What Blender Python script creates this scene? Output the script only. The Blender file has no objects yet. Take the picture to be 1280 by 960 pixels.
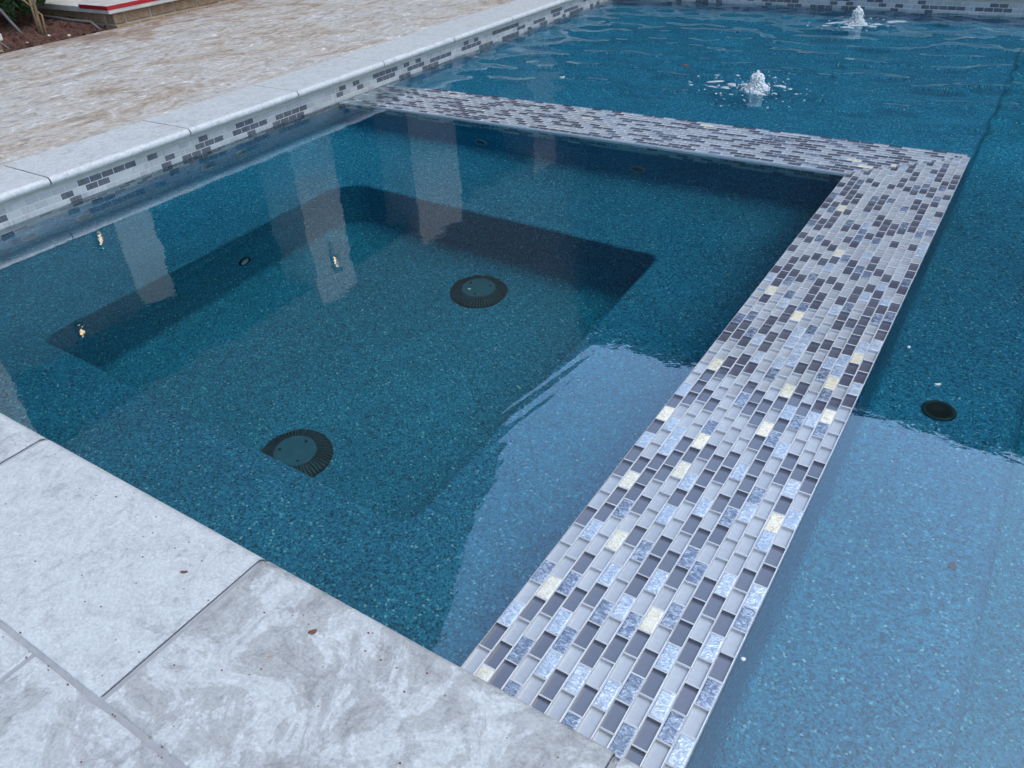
import bpy, math, random
import numpy as np
from mathutils import Vector, Matrix

random.seed(7); rng = np.random.default_rng(11)
S = bpy.context.scene
COL = S.collection

# ------------------------------------------------------------------ camera
yaw, pitch, roll = 0.609420798, 0.610639743, -0.0632481225
C = Vector((0.512795, -2.930969, 1.056882))
f0 = Vector((-math.sin(yaw), math.cos(yaw), 0)); r0 = Vector((math.cos(yaw), math.sin(yaw), 0)); u0 = Vector((0, 0, 1))
fw = f0*math.cos(pitch) - u0*math.sin(pitch); up = f0*math.sin(pitch) + u0*math.cos(pitch)
rr = r0*math.cos(roll) + up*math.sin(roll); uu = -r0*math.sin(roll) + up*math.cos(roll)
cd = bpy.data.cameras.new('camera'); cam = bpy.data.objects.new('camera', cd); COL.objects.link(cam)
M = Matrix((rr, uu, -fw)).transposed().to_4x4(); M.translation = C
cam.matrix_world = M
cd.sensor_width = 36; cd.lens = 36*970.81/1280; cd.clip_start = 0.02; cd.clip_end = 1500
S.camera = cam

# ------------------------------------------------------------------ world, sun, exposure
SUN_EL, SUN_AZ = math.radians(62), math.radians(80)      # azimuth clockwise from +y
w = bpy.data.worlds.new('World'); S.world = w; w.use_nodes = True
nt = w.node_tree; nt.nodes.clear()
sky = nt.nodes.new('ShaderNodeTexSky'); sky.sky_type = 'NISHITA'; sky.sun_disc = False
sky.sun_elevation = SUN_EL; sky.sun_rotation = SUN_AZ
sky.air_density = 1.0; sky.dust_density = 3.2; sky.ozone_density = 1.8
bg = nt.nodes.new('ShaderNodeBackground'); bg.inputs[1].default_value = 0.15
wo = nt.nodes.new('ShaderNodeOutputWorld')
sky_tint = nt.nodes.new('ShaderNodeMix'); sky_tint.data_type = 'RGBA'; sky_tint.blend_type = 'MULTIPLY'; sky_tint.inputs[0].default_value = 1.0      # even tint multiplied over the sky colour: takes the violet out of the blue
sky_tint.inputs[7].default_value = (.88, 1.0, 1.035, 1); nt.links.new(sky.outputs[0], sky_tint.inputs[6])
nt.links.new(sky_tint.outputs[2], bg.inputs[0]); nt.links.new(bg.outputs[0], wo.inputs[0])
ld = bpy.data.lights.new('sun', 'SUN'); ld.energy = 0.5; ld.angle = math.radians(14); ld.color = (1.0, 0.99, 0.96)
sun = bpy.data.objects.new('sun', ld); COL.objects.link(sun)
sd = Vector((math.sin(SUN_AZ)*math.cos(SUN_EL), math.cos(SUN_AZ)*math.cos(SUN_EL), math.sin(SUN_EL)))
sun.rotation_euler = sd.to_track_quat('Z', 'Y').to_euler(); sun.location = sd*30
S.view_settings.view_transform = 'Standard'; S.view_settings.look = 'None'
S.view_settings.exposure = 0.80; S.view_settings.gamma = 1.0; S.view_settings.use_curve_mapping = False
S.cycles.max_bounces = 10; S.cycles.transmission_bounces = 8; S.cycles.diffuse_bounces = 4; S.cycles.glossy_bounces = 4
S.cycles.use_denoising = True; S.cycles.sample_clamp_indirect = 6

# ------------------------------------------------------------------ helpers
def link(o, parent=None):
    COL.objects.link(o)
    if parent is not None: o.parent = parent
    return o
def tag(o, label=None, cat=None, group=None, kind=None):
    if label: o['label'] = label
    if cat: o['category'] = cat
    if group: o['group'] = group
    if kind: o['kind'] = kind
    return o
def empty(name, loc=(0, 0, 0), rz=0):
    o = bpy.data.objects.new(name, None); o.location = loc; o.rotation_euler = (0, 0, rz); COL.objects.link(o); return o
def mesh(name, V, F, mats, parent=None, fm=None, smooth=False, loc=None):
    me = bpy.data.meshes.new(name); me.from_pydata([tuple(v) for v in V], [], [tuple(f) for f in F])
    if not isinstance(mats, (list, tuple)): mats = [mats]
    for m in mats: me.materials.append(m)
    if fm is not None: me.polygons.foreach_set('material_index', np.array(fm, dtype=np.int32))
    if smooth: me.polygons.foreach_set('use_smooth', np.ones(len(F), dtype=bool))
    me.update()
    o = bpy.data.objects.new(name, me)
    if loc is not None: o.location = loc
    return link(o, parent)
def bev(o, wd, seg=2):
    b = o.modifiers.new('bevel', 'BEVEL'); b.width = wd; b.segments = seg; b.limit_method = 'ANGLE'; b.angle_limit = math.radians(40)
    return o
def wn(o):
    m = o.modifiers.new('wn', 'WEIGHTED_NORMAL'); m.weight = 100; m.keep_sharp = False
    return o
class MB:
    def __init__(s): s.V = []; s.F = []; s.M = []
    def add(s, V, F, m=0):
        n = len(s.V); s.V += [tuple(v) for v in V]; s.F += [tuple(i+n for i in f) for f in F]; s.M += list(m) if isinstance(m, (list, tuple)) else [m]*len(F)
    def box(s, x0, x1, y0, y1, z0, z1, m=0):
        V = [(x0,y0,z0),(x1,y0,z0),(x1,y1,z0),(x0,y1,z0),(x0,y0,z1),(x1,y0,z1),(x1,y1,z1),(x0,y1,z1)]
        s.add(V, [(3,2,1,0),(4,5,6,7),(0,1,5,4),(1,2,6,5),(2,3,7,6),(3,0,4,7)], m)
    def tube(s, pts, rad, n=8, m=0):
        pts = [Vector(p) for p in pts]; rs = rad if isinstance(rad, (list, tuple)) else [rad]*len(pts)
        V = []; F = []
        for i, p in enumerate(pts):
            d = (pts[min(i+1, len(pts)-1)] - pts[max(i-1, 0)]).normalized()
            a = d.orthogonal().normalized() if i == 0 else (a - d*a.dot(d)).normalized()
            b = d.cross(a)
            for k in range(n):
                t = 2*math.pi*k/n; V.append(p + (a*math.cos(t) + b*math.sin(t))*rs[i])
        for i in range(len(pts)-1):
            for k in range(n):
                F.append((i*n+k, i*n+(k+1) % n, (i+1)*n+(k+1) % n, (i+1)*n+k))
        F.append(tuple(range(n-1, -1, -1))); F.append(tuple(range((len(pts)-1)*n, len(pts)*n)))
        s.add(V, F, m)
    def lathe(s, prof, n=48, c=(0, 0, 0), m=0):
        V = []; F = []
        for (r, z) in prof:
            for k in range(n):
                t = 2*math.pi*k/n; V.append((c[0]+r*math.cos(t), c[1]+r*math.sin(t), c[2]+z))
        for i in range(len(prof)-1):
            for k in range(n): F.append((i*n+k, i*n+(k+1) % n, (i+1)*n+(k+1) % n, (i+1)*n+k))
        F.append(tuple(range((len(prof)-1)*n, len(prof)*n)))
        s.add(V, F, m)
    def build(s, name, mats, parent=None, smooth=False, loc=None):
        return mesh(name, s.V, s.F, mats, parent, s.M, smooth, loc)
def hit_px(px, py, z):          # where a sight line of the photograph meets a level plane (used to read off positions)
    d = fw*970.81 + rr*(px-640) - uu*(py-480); t = (z - C.z)/d.z
    return C + d*t

# ------------------------------------------------------------------ materials
def mat(name):
    m = bpy.data.materials.new(name); m.use_nodes = True; n = m.node_tree; n.nodes.clear()
    out = n.nodes.new('ShaderNodeOutputMaterial'); b = n.nodes.new('ShaderNodeBsdfPrincipled')
    n.links.new(b.outputs[0], out.inputs[0]); return m, n, b, out
def N(n, t, **k):
    x = n.nodes.new(t)
    for a, v in k.items():
        if hasattr(x, a): setattr(x, a, v)
    return x
def setv(x, **k):
    for a, v in k.items(): x.inputs[a.replace('_', ' ')].default_value = v
    return x
def ramp(n, src, stops, interp='LINEAR'):
    r = n.nodes.new('ShaderNodeValToRGB'); r.color_ramp.interpolation = interp
    e = r.color_ramp.elements
    while len(e) > 1: e.remove(e[-1])
    e[0].position = stops[0][0]; e[0].color = tuple(stops[0][1]) + (1,)
    for p, c in stops[1:]:
        q = e.new(p); q.color = tuple(c) + (1,)
    n.links.new(src, r.inputs[0]); return r
def mixc(n, fac, a, b, mode='MIX'):
    x = n.nodes.new('ShaderNodeMix'); x.data_type = 'RGBA'; x.blend_type = mode; x.clamp_factor = True
    if isinstance(fac, (int, float)): x.inputs[0].default_value = fac
    else: n.links.new(fac, x.inputs[0])
    for i, v in ((6, a), (7, b)):
        if isinstance(v, (tuple, list)): x.inputs[i].default_value = tuple(v) + (1,)
        else: n.links.new(v, x.inputs[i])
    return x.outputs[2]
def math_(n, op, a, b=None, c=None):
    x = n.nodes.new('ShaderNodeMath'); x.operation = op
    for i, v in enumerate((a, b, c)):
        if v is None: continue
        if isinstance(v, (int, float)): x.inputs[i].default_value = v
        else: n.links.new(v, x.inputs[i])
    return x.outputs[0]
def worldpos(n, sc=(1, 1, 1), rnd=0.0, rot=(0, 0, 0)):
    g = n.nodes.new('ShaderNodeNewGeometry'); mp = n.nodes.new('ShaderNodeMapping')
    mp.inputs['Scale'].default_value = sc; mp.inputs['Rotation'].default_value = rot
    n.links.new(g.outputs['Position'], mp.inputs[0])
    if rnd:
        oi = n.nodes.new('ShaderNodeObjectInfo'); v = n.nodes.new('ShaderNodeVectorMath'); v.operation = 'ADD'
        cm = n.nodes.new('ShaderNodeCombineXYZ'); m1 = math_(n, 'MULTIPLY', oi.outputs['Random'], rnd)
        n.links.new(m1, cm.inputs[0]); m2 = math_(n, 'MULTIPLY', oi.outputs['Random'], rnd*1.7); n.links.new(m2, cm.inputs[1])
        n.links.new(mp.outputs[0], v.inputs[0]); n.links.new(cm.outputs[0], v.inputs[1]); return v.outputs[0]
    return mp.outputs[0]
def noise(n, vec, scale, detail=4, rough=.55, dist=0.0):
    x = n.nodes.new('ShaderNodeTexNoise'); x.inputs['Scale'].default_value = scale; x.inputs['Detail'].default_value = detail
    x.inputs['Roughness'].default_value = rough; x.inputs['Distortion'].default_value = dist
    n.links.new(vec, x.inputs['Vector']); return x.outputs['Fac']
def bump(n, b, h, strength=.3, dist=.01):
    x = n.nodes.new('ShaderNodeBump'); x.inputs['Strength'].default_value = strength; x.inputs['Distance'].default_value = dist
    n.links.new(h, x.inputs['Height']); n.links.new(x.outputs[0], b.inputs['Normal']); return x

def plain(name, col, rough=.6, metal=0.0, var=.12, scale=30):
    m, n, b, o = mat(name); v = worldpos(n)
    nz = noise(n, v, scale, 3)
    lo = tuple(c*(1-var) for c in col); hi = tuple(min(1, c*(1+var)) for c in col)
    n.links.new(ramp(n, nz, [(.3, lo), (.7, hi)]).outputs[0], b.inputs['Base Color'])
    b.inputs['Roughness'].default_value = rough; b.inputs['Metallic'].default_value = metal
    return m

def plaster_mat():
    m, n, b, o = mat('pebble_plaster'); v = worldpos(n)
    vo = n.nodes.new('ShaderNodeTexVoronoi'); vo.inputs['Scale'].default_value = 215; n.links.new(v, vo.inputs['Vector'])
    sp = n.nodes.new('ShaderNodeSeparateColor'); n.links.new(vo.outputs['Color'], sp.inputs[0])
    cr = ramp(n, sp.outputs[0], [(0, (.005, .018, .035)), (.15, (.012, .085, .165)), (.28, (.022, .18, .33)), (.60, (.035, .29, .48)), (.88, (.07, .41, .60)), (.96, (.22, .58, .72)), (.988, (.60, .80, .86))], 'CONSTANT')
    vo2 = n.nodes.new('ShaderNodeTexVoronoi'); vo2.inputs['Scale'].default_value = 430; n.links.new(v, vo2.inputs['Vector'])
    sp2 = n.nodes.new('ShaderNodeSeparateColor'); n.links.new(vo2.outputs['Color'], sp2.inputs[0])
    c2 = ramp(n, sp2.outputs[1], [(0, (.008, .10, .18)), (.35, (.022, .25, .41)), (.8, (.055, .41, .58))], 'CONSTANT')
    c = mixc(n, .4, cr.outputs[0], c2.outputs[0])
    big = noise(n, v, 3.2, 6, .65); mod = ramp(n, big, [(.3, (.98, .97, 1.0)), (.7, (1.36, 1.28, 1.27))])
    n.links.new(mixc(n, 1.0, c, mod.outputs[0], 'MULTIPLY'), b.inputs['Base Color'])
    b.inputs['Roughness'].default_value = .7
    bump(n, b, vo.outputs['Distance'], .4, .002)
    return m
def stone_mat(name, lo, mid, hi, rust=.0):
    m, n, b, o = mat(name); v = worldpos(n, rnd=37.0)
    oi = n.nodes.new('ShaderNodeObjectInfo')
    a = noise(n, v, 6.5, 9, .7, 2.2); a2 = noise(n, v, 24, 8, .74, 1.4); a3 = noise(n, v, 210, 4, .7)
    base = ramp(n, a, [(.34, lo), (.43, mid), (.49, mid), (.53, hi), (.66, hi), (.78, mid)])
    fine = ramp(n, a2, [(.30, (.62, .62, .63)), (.43, (.92, .92, .92)), (.52, (1.0, 1.0, 1.0)), (.66, (1.15, 1.15, 1.15))])
    c = mixc(n, 1.0, base.outputs[0], fine.outputs[0], 'MULTIPLY')
    g = ramp(n, a3, [(.3, (.78, .78, .79)), (.65, (1.1, 1.1, 1.1))]); c = mixc(n, 1.0, c, g.outputs[0], 'MULTIPLY')
    # slabs differ: some are paler and calmer than others
    pale = mixc(n, 1.0, hi, g.outputs[0], 'MULTIPLY'); fz = ramp(n, a2, [(.30, (.66, .66, .68)), (.44, (.95, .95, .96)), (.58, (1.08, 1.08, 1.08))]); pale = mixc(n, 1.0, pale, fz.outputs[0], 'MULTIPLY')
    at = n.nodes.new('ShaderNodeAttribute'); at.attribute_type = 'OBJECT'; at.attribute_name = 'calm'
    c = mixc(n, at.outputs['Fac'], c, pale)
    # dark veins
    vo = n.nodes.new('ShaderNodeTexVoronoi'); vo.feature = 'DISTANCE_TO_EDGE'; vo.inputs['Scale'].default_value = 9
    dv = n.nodes.new('ShaderNodeVectorMath'); dv.operation = 'ADD'
    nn = n.nodes.new('ShaderNodeTexNoise'); nn.inputs['Scale'].default_value = 7; nn.inputs['Detail'].default_value = 6; n.links.new(v, nn.inputs['Vector'])
    sc = n.nodes.new('ShaderNodeVectorMath'); sc.operation = 'SCALE'; sc.inputs['Scale'].default_value = .35
    n.links.new(nn.outputs['Color'], sc.inputs[0]); n.links.new(v, dv.inputs[0]); n.links.new(sc.outputs[0], dv.inputs[1]); n.links.new(dv.outputs[0], vo.inputs['Vector'])
    vm = ramp(n, vo.outputs['Distance'], [(0, (1, 1, 1)), (.035, (0, 0, 0))]); msk = ramp(n, noise(n, v, 11, 3), [(.48, (0, 0, 0)), (.66, (.35, .35, .35))])
    vf = math_(n, 'MULTIPLY', vm.outputs[0], msk.outputs[0])
    c = mixc(n, vf, c, tuple(x*.55 for x in lo))
    rn = noise(n, v, 8.0, 7, .75, .5); rf = ramp(n, rn, [(.63, (0, 0, 0)), (.70, (1, 1, 1))]); rf2 = math_(n, 'MULTIPLY', rf.outputs[0], rust)
    rg = ramp(n, noise(n, v, 190, 2), [(.45, (.2, .2, .2)), (.62, (1, 1, 1))]); rf3 = math_(n, 'MULTIPLY', rf2, rg.outputs[0])
    c = mixc(n, rf3, c, (.32, .17, .10))
    n.links.new(c, b.inputs['Base Color']); b.inputs['Roughness'].default_value = .55
    hh = math_(n, 'ADD', math_(n, 'MULTIPLY', a2, .7), math_(n, 'MULTIPLY', a3, .3)); bump(n, b, hh, .5, .004)
    return m
def deck_mat():
    m, n, b, o = mat('stained_stone_deck'); v = worldpos(n, sc=(1.6, 1.0, 1), rot=(0, 0, .5))
    a = noise(n, v, 1.7, 8, .66, 1.2); a2 = noise(n, v, 7.5, 9, .7, 1.8); a3 = noise(n, worldpos(n), 70, 4, .6)
    base = ramp(n, a, [(.28, (.25, .20, .165)), (.40, (.42, .365, .31)), (.50, (.49, .47, .45)), (.60, (.47, .455, .45)), (.72, (.38, .315, .255))])
    f = ramp(n, a2, [(.28, (.50, .38, .30)), (.40, (.80, .74, .70)), (.50, (1, 1, 1)), (.58, (1.08, 1.08, 1.12)), (.66, (1.6, 1.6, 1.65))])
    c = mixc(n, 1.0, base.outputs[0], f.outputs[0], 'MULTIPLY')
    g = ramp(n, a3, [(.3, (.82, .82, .82)), (.7, (1.1, 1.1, 1.1))]); c = mixc(n, 1.0, c, g.outputs[0], 'MULTIPLY')
    # soil washed out of the bed near the deck's outer edge, and rusty blotches
    sx = n.nodes.new('ShaderNodeSeparateXYZ'); gg = n.nodes.new('ShaderNodeNewGeometry'); n.links.new(gg.outputs['Position'], sx.inputs[0])
    ed = n.nodes.new('ShaderNodeMapRange'); n.links.new(sx.outputs[0], ed.inputs[0]); setv(ed, From_Min=-4.2, From_Max=-5.05, To_Min=0, To_Max=.22)
    rn = math_(n, 'ADD', noise(n, v, 4.0, 8, .7, 1.0), ed.outputs[0]); rf = ramp(n, rn, [(.6, (0, 0, 0)), (.75, (.75, .75, .75))])
    c = mixc(n, rf.outputs[0], c, (.20, .11, .07))
    n.links.new(c, b.inputs['Base Color']); b.inputs['Roughness'].default_value = .55
    bump(n, b, a2, .4, .006); return m
def rand_tile(n):
    oi = n.nodes.new('ShaderNodeObjectInfo'); g = n.nodes.new('ShaderNodeNewGeometry')
    return math_(n, 'FRACT', math_(n, 'ADD', oi.outputs['Random'], g.outputs['Random Per Island']))
def glass_tile(name, lo, hi, rough=.3):
    m, n, b, o = mat(name); r = rand_tile(n)
    c = ramp(n, r, [(0, lo), (1, hi)]); nz = noise(n, worldpos(n), 90, 3); g = ramp(n, nz, [(.3, (.94, .94, .94)), (.7, (1.05, 1.05, 1.05))])
    n.links.new(mixc(n, 1.0, c.outputs[0], g.outputs[0], 'MULTIPLY'), b.inputs['Base Color'])
    b.inputs['Roughness'].default_value = rough; wet(b); return m
def wet(b):            # a film of water lies on the mosaic
    b.inputs['Coat Weight'].default_value = 1.0; b.inputs['Coat Roughness'].default_value = .02; b.inputs['Coat IOR'].default_value = 2.5
def foil_tile(name, stops, metal=.35):
    m, n, b, o = mat(name); r = rand_tile(n); v = worldpos(n)
    ad = n.nodes.new('ShaderNodeVectorMath'); ad.operation = 'ADD'; cm = n.nodes.new('ShaderNodeCombineXYZ')
    n.links.new(math_(n, 'MULTIPLY', r, 13.0), cm.inputs[2]); n.links.new(v, ad.inputs[0]); n.links.new(cm.outputs[0], ad.inputs[1])
    mp = n.nodes.new('ShaderNodeMapping'); mp.inputs['Scale'].default_value = (75, 120, 1.0); n.links.new(ad.outputs[0], mp.inputs[0])
    nz = noise(n, mp.outputs[0], 1.0, 4, .6, 1.6)
    c = ramp(n, nz, stops)
    h = mixc(n, r, (.88, .9, .95), (1.1, 1.06, 1.04)); n.links.new(mixc(n, 1.0, c.outputs[0], h, 'MULTIPLY'), b.inputs['Base Color'])
    b.inputs['Roughness'].default_value = .28; b.inputs['Metallic'].default_value = metal
    bump(n, b, nz, .7, .004); wet(b); return m

M_PL = plaster_mat()
M_COPE = stone_mat('pale_coping_stone', (.27, .27, .27), (.39, .395, .40), (.51, .525, .54), .9)
M_DECK = deck_mat()
M_GROUT = plain('joint_grout', (.31, .315, .33), .85, 0, .1, 60)
M_TGROUT = plain('tile_grout', (.54, .55, .58), .8, 0, .06, 80)
wet(M_TGROUT.node_tree.nodes['Principled BSDF'])
M_MORT = plain('setting_bed', (.40, .41, .38), .85, 0, .1, 25)
T_DARK = glass_tile('charcoal_glass', (.085, .087, .118), (.122, .124, .16))
T_LIGHT = glass_tile('pale_grey_glass', (.37, .385, .42), (.44, .46, .49))
T_FOILD = foil_tile('slate_foil_glass', [(.25, (.05, .06, .11)), (.42, (.135, .17, .25)), (.53, (.24, .30, .41)), (.62, (.52, .62, .74)), (.72, (.18, .22, .32))])
T_FOILL = foil_tile('pearl_foil_glass', [(.25, (.26, .33, .48)), (.42, (.44, .54, .68)), (.55, (.60, .70, .80)), (.66, (.82, .90, .94)), (.78, (.40, .48, .66))])
T_GOLD = foil_tile('gold_foil_glass', [(.26, (.42, .36, .24)), (.40, (.74, .66, .46)), (.52, (.88, .82, .62)), (.66, (.95, .93, .84)), (.78, (.5, .43, .33))], .0)
TMATS = [T_DARK, T_LIGHT, T_FOILD, T_FOILL, T_GOLD]
W_DARK = foil_tile('dark_wall_stone_tile', [(.25, (.055, .06, .07)), (.5, (.095, .10, .115)), (.62, (.13, .135, .15)), (.72, (.08, .085, .10))], 0)
W_LIGHT = glass_tile('pale_wall_glass_tile', (.33, .345, .355), (.43, .445, .455), .2)
W_MID = foil_tile('pale_wall_veined_tile', [(.25, (.26, .265, .28)), (.5, (.36, .37, .385)), (.7, (.48, .49, .50))], 0)
WMATS = [W_DARK, W_LIGHT, W_MID]
for m_ in WMATS: m_.node_tree.nodes['Principled BSDF'].inputs['Coat IOR'].default_value = 1.35

def water_mat():
    m, n, b, o = mat('water'); n.nodes.remove(b)
    rf = n.nodes.new('ShaderNodeBsdfRefraction'); rf.inputs['IOR'].default_value = 1.33; rf.inputs['Roughness'].default_value = 0; rf.inputs['Color'].default_value = (.90, .975, .985, 1)
    gl = n.nodes.new('ShaderNodeBsdfGlossy'); gl.inputs['Roughness'].default_value = 0.0; gl.inputs['Color'].default_value = (1, 1, 1, 1)
    fr = n.nodes.new('ShaderNodeFresnel'); fr.inputs['IOR'].default_value = 1.33
    bp = n.nodes.new('ShaderNodeBump'); bp.inputs['Strength'].default_value = .05; bp.inputs['Distance'].default_value = .002
    n.links.new(noise(n, worldpos(n), 45, 2, .5), bp.inputs['Height'])
    for x in (rf, gl, fr): n.links.new(bp.outputs[0], x.inputs['Normal'])
    lift = math_(n, 'MAXIMUM', math_(n, 'SUBTRACT', 1.0, math_(n, 'MULTIPLY', fr.outputs[0], 6.0)), 0.0)
    k = math_(n, 'MINIMUM', math_(n, 'MULTIPLY', fr.outputs[0], math_(n, 'MULTIPLY_ADD', lift, 8.0, 1.0)), 1.0)
    mx = n.nodes.new('ShaderNodeMixShader'); n.links.new(k, mx.inputs[0]); n.links.new(rf.outputs[0], mx.inputs[1]); n.links.new(gl.outputs[0], mx.inputs[2])
    va = n.nodes.new('ShaderNodeVolumeAbsorption'); va.inputs['Color'].default_value = (.10, .99, .90, 1); va.inputs['Density'].default_value = .55
    n.links.new(va.outputs[0], o.inputs['Volume'])
    n.links.new(mx.outputs[0], o.inputs[0]); return m
M_WATER = water_mat()

# ------------------------------------------------------------------ layout numbers (metres; water level z = 0)
XL, YN, YF, XR = -2.507, -2.475, 3.12, 4.0      # pool walls
DW, DB = 0.357, 0.369                           # widths of the mosaic-topped wall's two arms
TOP = 0.125                                     # top of the coping
BENCH, FLOOR, SHELF, LEDGE = -0.40, -0.80, -0.20, -0.36

# ------------------------------------------------------------------ ground, deck
gm = plain('dry_soil', (.16, .12, .09), .95, 0, .3, 3)
def frame(name, ox0, ox1, oy0, oy1, ix0, ix1, iy0, iy1, z, m):
    V = [(ox0,oy0,z),(ox1,oy0,z),(ox1,oy1,z),(ox0,oy1,z),(ix0,iy0,z),(ix1,iy0,z),(ix1,iy1,z),(ix0,iy1,z)]
    return mesh(name, V, [(0,1,5,4),(1,2,6,5),(2,3,7,6),(3,0,4,7)], m)
tag(frame('ground', -600, 600, -600, 600, -2.65, 4.2, -2.65, 3.3, .02, gm), kind='structure')
mb = MB()
mb.box(-5.04, -2.803, -9, 12, .05, TOP-.004)
mb.box(-2.802, 7, 3.432, 7.2, .05, TOP-.004)
mb.box(4.31, 7, -9, 3.43, .05, TOP-.004)
tag(mb.build('pool_deck', M_DECK), kind='structure')

# coping stones: bullnosed slabs laid along the pool's edges
cope = empty('pool_coping'); tag(cope, kind='structure')
def cope_stone(L, D, calm):
    """slab L long (local x), D deep (local y from the nose at 0 back to -D), bullnose at y = 0"""
    t = .032; r = t/2; prof = [(-D, TOP-t), (-D, TOP-.003), (-D+.003, TOP)]
    for k in range(0, 9):
        a = math.pi/2 - math.pi*k/8; prof.append((-r + r*math.cos(a), TOP - r + r*math.sin(a)))
    e = .0025
    V = []; F = []; n = len(prof)
    cy, cz = -D/2, TOP-t/2
    for i, (x, k) in enumerate(((-L/2, e), (-L/2+e, 0), (-L/4, 0), (0, 0), (L/4, 0), (L/2-e, 0), (L/2, e))):
        for (y, z) in prof:
            j = random.uniform(-.0006, .0006)
            V.append((x, y + (k if y < cy else -k), (z - k if z > cz else z) + (j if 0 < i < 6 else 0)))
    for i in range(6):
        for k in range(n): F.append((i*n+k, i*n+(k+1) % n, (i+1)*n+(k+1) % n, (i+1)*n+k))
    F.append(tuple(range(n))); F.append(tuple(range(7*n-1, 6*n-1, -1)))
    o = mesh('coping_stone', V, F, M_COPE, cope)
    for p in o.data.polygons: p.use_smooth = True
    wn(o); o['calm'] = calm; return o
GAP = .0078
xs = [-.337 + .635*k for k in range(-4, 8)]
calm = {-.972: .92, -.337: .0, -1.607: .8, .298: .15}
for x in xs:
    o = cope_stone(.635-GAP, .308-GAP, next((v for k, v in calm.items() if abs(k-x) < .01), random.random()*.8)); o.location = (x+.3175, YN+.035, 0)
mb = MB(); mb.box(-2.85, 5.0, YN+.035-.308, YN+.018, TOP-.031, TOP-.0025); mb.build('joint_bed', M_GROUT, cope)
mb = MB(); mb.box(-2.802, XL+.012, -2.77, 3.43, TOP-.031, TOP-.0075); mb.build('joint_bed', M_GROUT, cope)
ys = [-.282 + .632*k for k in range(-4, 6)]
for y in ys:
    y0 = max(y, -2.44-.31)
    o = cope_stone(.632-.004, .322, random.uniform(.78, 1)); o.rotation_euler = (0, 0, -math.pi/2); o.location = (XL+.034, y+.316, 0)
for k in range(11):
    o = cope_stone(.635-.006, .31, random.uniform(.5, 1)); o.rotation_euler = (0, 0, math.pi); o.location = (-2.45+.635*k+.3175, YF-.034, 0)
mb = MB(); mb.box(XL+.034, 4.6, YF-.015, YF+.26, TOP-.031, TOP-.006); mb.build('joint_bed', M_GROUT, cope)
# pavers behind the near coping
pav = empty('deck_paving'); tag(pav, kind='structure')
for j in range(5):
    for i in range(-4, 8):
        sx = .635; x0 = -.4925 + sx*i + (0 if j % 2 == 0 else .31); y1 = YN+.035-.307 - .62*j
        mb = MB(); mb.box(x0+GAP/2, x0+sx-GAP/2, y1-.62+GAP, y1, .06, TOP-.001)
        o = mb.build('paver', M_COPE, pav); bev(o, .003, 2); o['calm'] = random.uniform(.1, .5)
mb = MB(); mb.box(-3.2, 4.8, YN+.035-.308-3.15, YN+.035-.3081, .03, TOP-.003); mb.build('joint_bed', M_GROUT, pav)
mb = MB(); mb.box(-2.802, 4.3, -9, -5.95, .05, TOP-.004); mb.build('paving_slab', M_COPE, pav)

# ------------------------------------------------------------------ pool shell
def ring(x0, x1, y0, y1, rs, z, n=7):
    P = []
    for (cx, cy, r, a0) in ((x0, y0, rs[0], math.pi), (x1, y0, rs[1], 1.5*math.pi), (x1, y1, rs[2], 0), (x0, y1, rs[3], .5*math.pi)):
        ccx = cx + (r if cx == x0 else -r); ccy = cy + (r if cy == y0 else -r)
        for k in range(n+1):
            a = a0 + .5*math.pi*k/n; P.append((ccx + r*math.cos(a), ccy + r*math.sin(a), z))
    return P
def loft(name, rings, m, cap=True):
    V = []; F = []; n = len(rings[0])
    for R in rings: V += R
    for i in range(len(rings)-1):
        for k in range(n): F.append((i*n+k, i*n+(k+1) % n, (i+1)*n+(k+1) % n, (i+1)*n+k))
    if cap: F.append(tuple((len(rings)-1)*n+k for k in range(n)))
    o = mesh(name, V, F, m, smooth=True); wn(o); return o
R = []
ox0, ox1, oy0, oy1 = XL-.004, .0, YN, .0
ro = (.03, .03, .03, .05)
R.append(ring(ox0, ox1, oy0, oy1, ro, .10 if False else -.088))
fr_ = .055
for k in range(6):
    a = .5*math.pi*k/5; ins = fr_*(1-math.cos(a)); R.append(ring(ox0+ins, ox1-ins, oy0+ins, oy1-ins, tuple(r+.02*k/5 for r in ro), BENCH+fr_*(1-math.sin(a))))
bx0, bx1, by0, by1 = -1.965, -.468, -2.0, -.568
ri = (.035, .045, .045, .13); er = .016
for k in range(6):
    a = .5*math.pi*k/5; ot = er*(1-math.sin(a)); R.append(ring(bx0-ot, bx1+ot, by0-ot, by1+ot, ri, BENCH-er*(1-math.cos(a))))
fr2 = .05
for k in range(6):
    a = .5*math.pi*k/5; ins = .012 + fr2*(1-math.cos(a)); R.append(ring(bx0+ins, bx1-ins, by0+ins, by1-ins, tuple(r+.03 for r in ri), FLOOR+fr2*(1-math.sin(a))))
tag(loft('spa_basin', R, M_PL), kind='structure')
# plain wall under the near coping, above and below the water
mb = MB(); mb.box(XL-.2, XR+.2, YN-.2, YN-.0, -.5, TOP-.033); tag(mb.build('pool_wall_near', M_PL), kind='structure')

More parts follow.
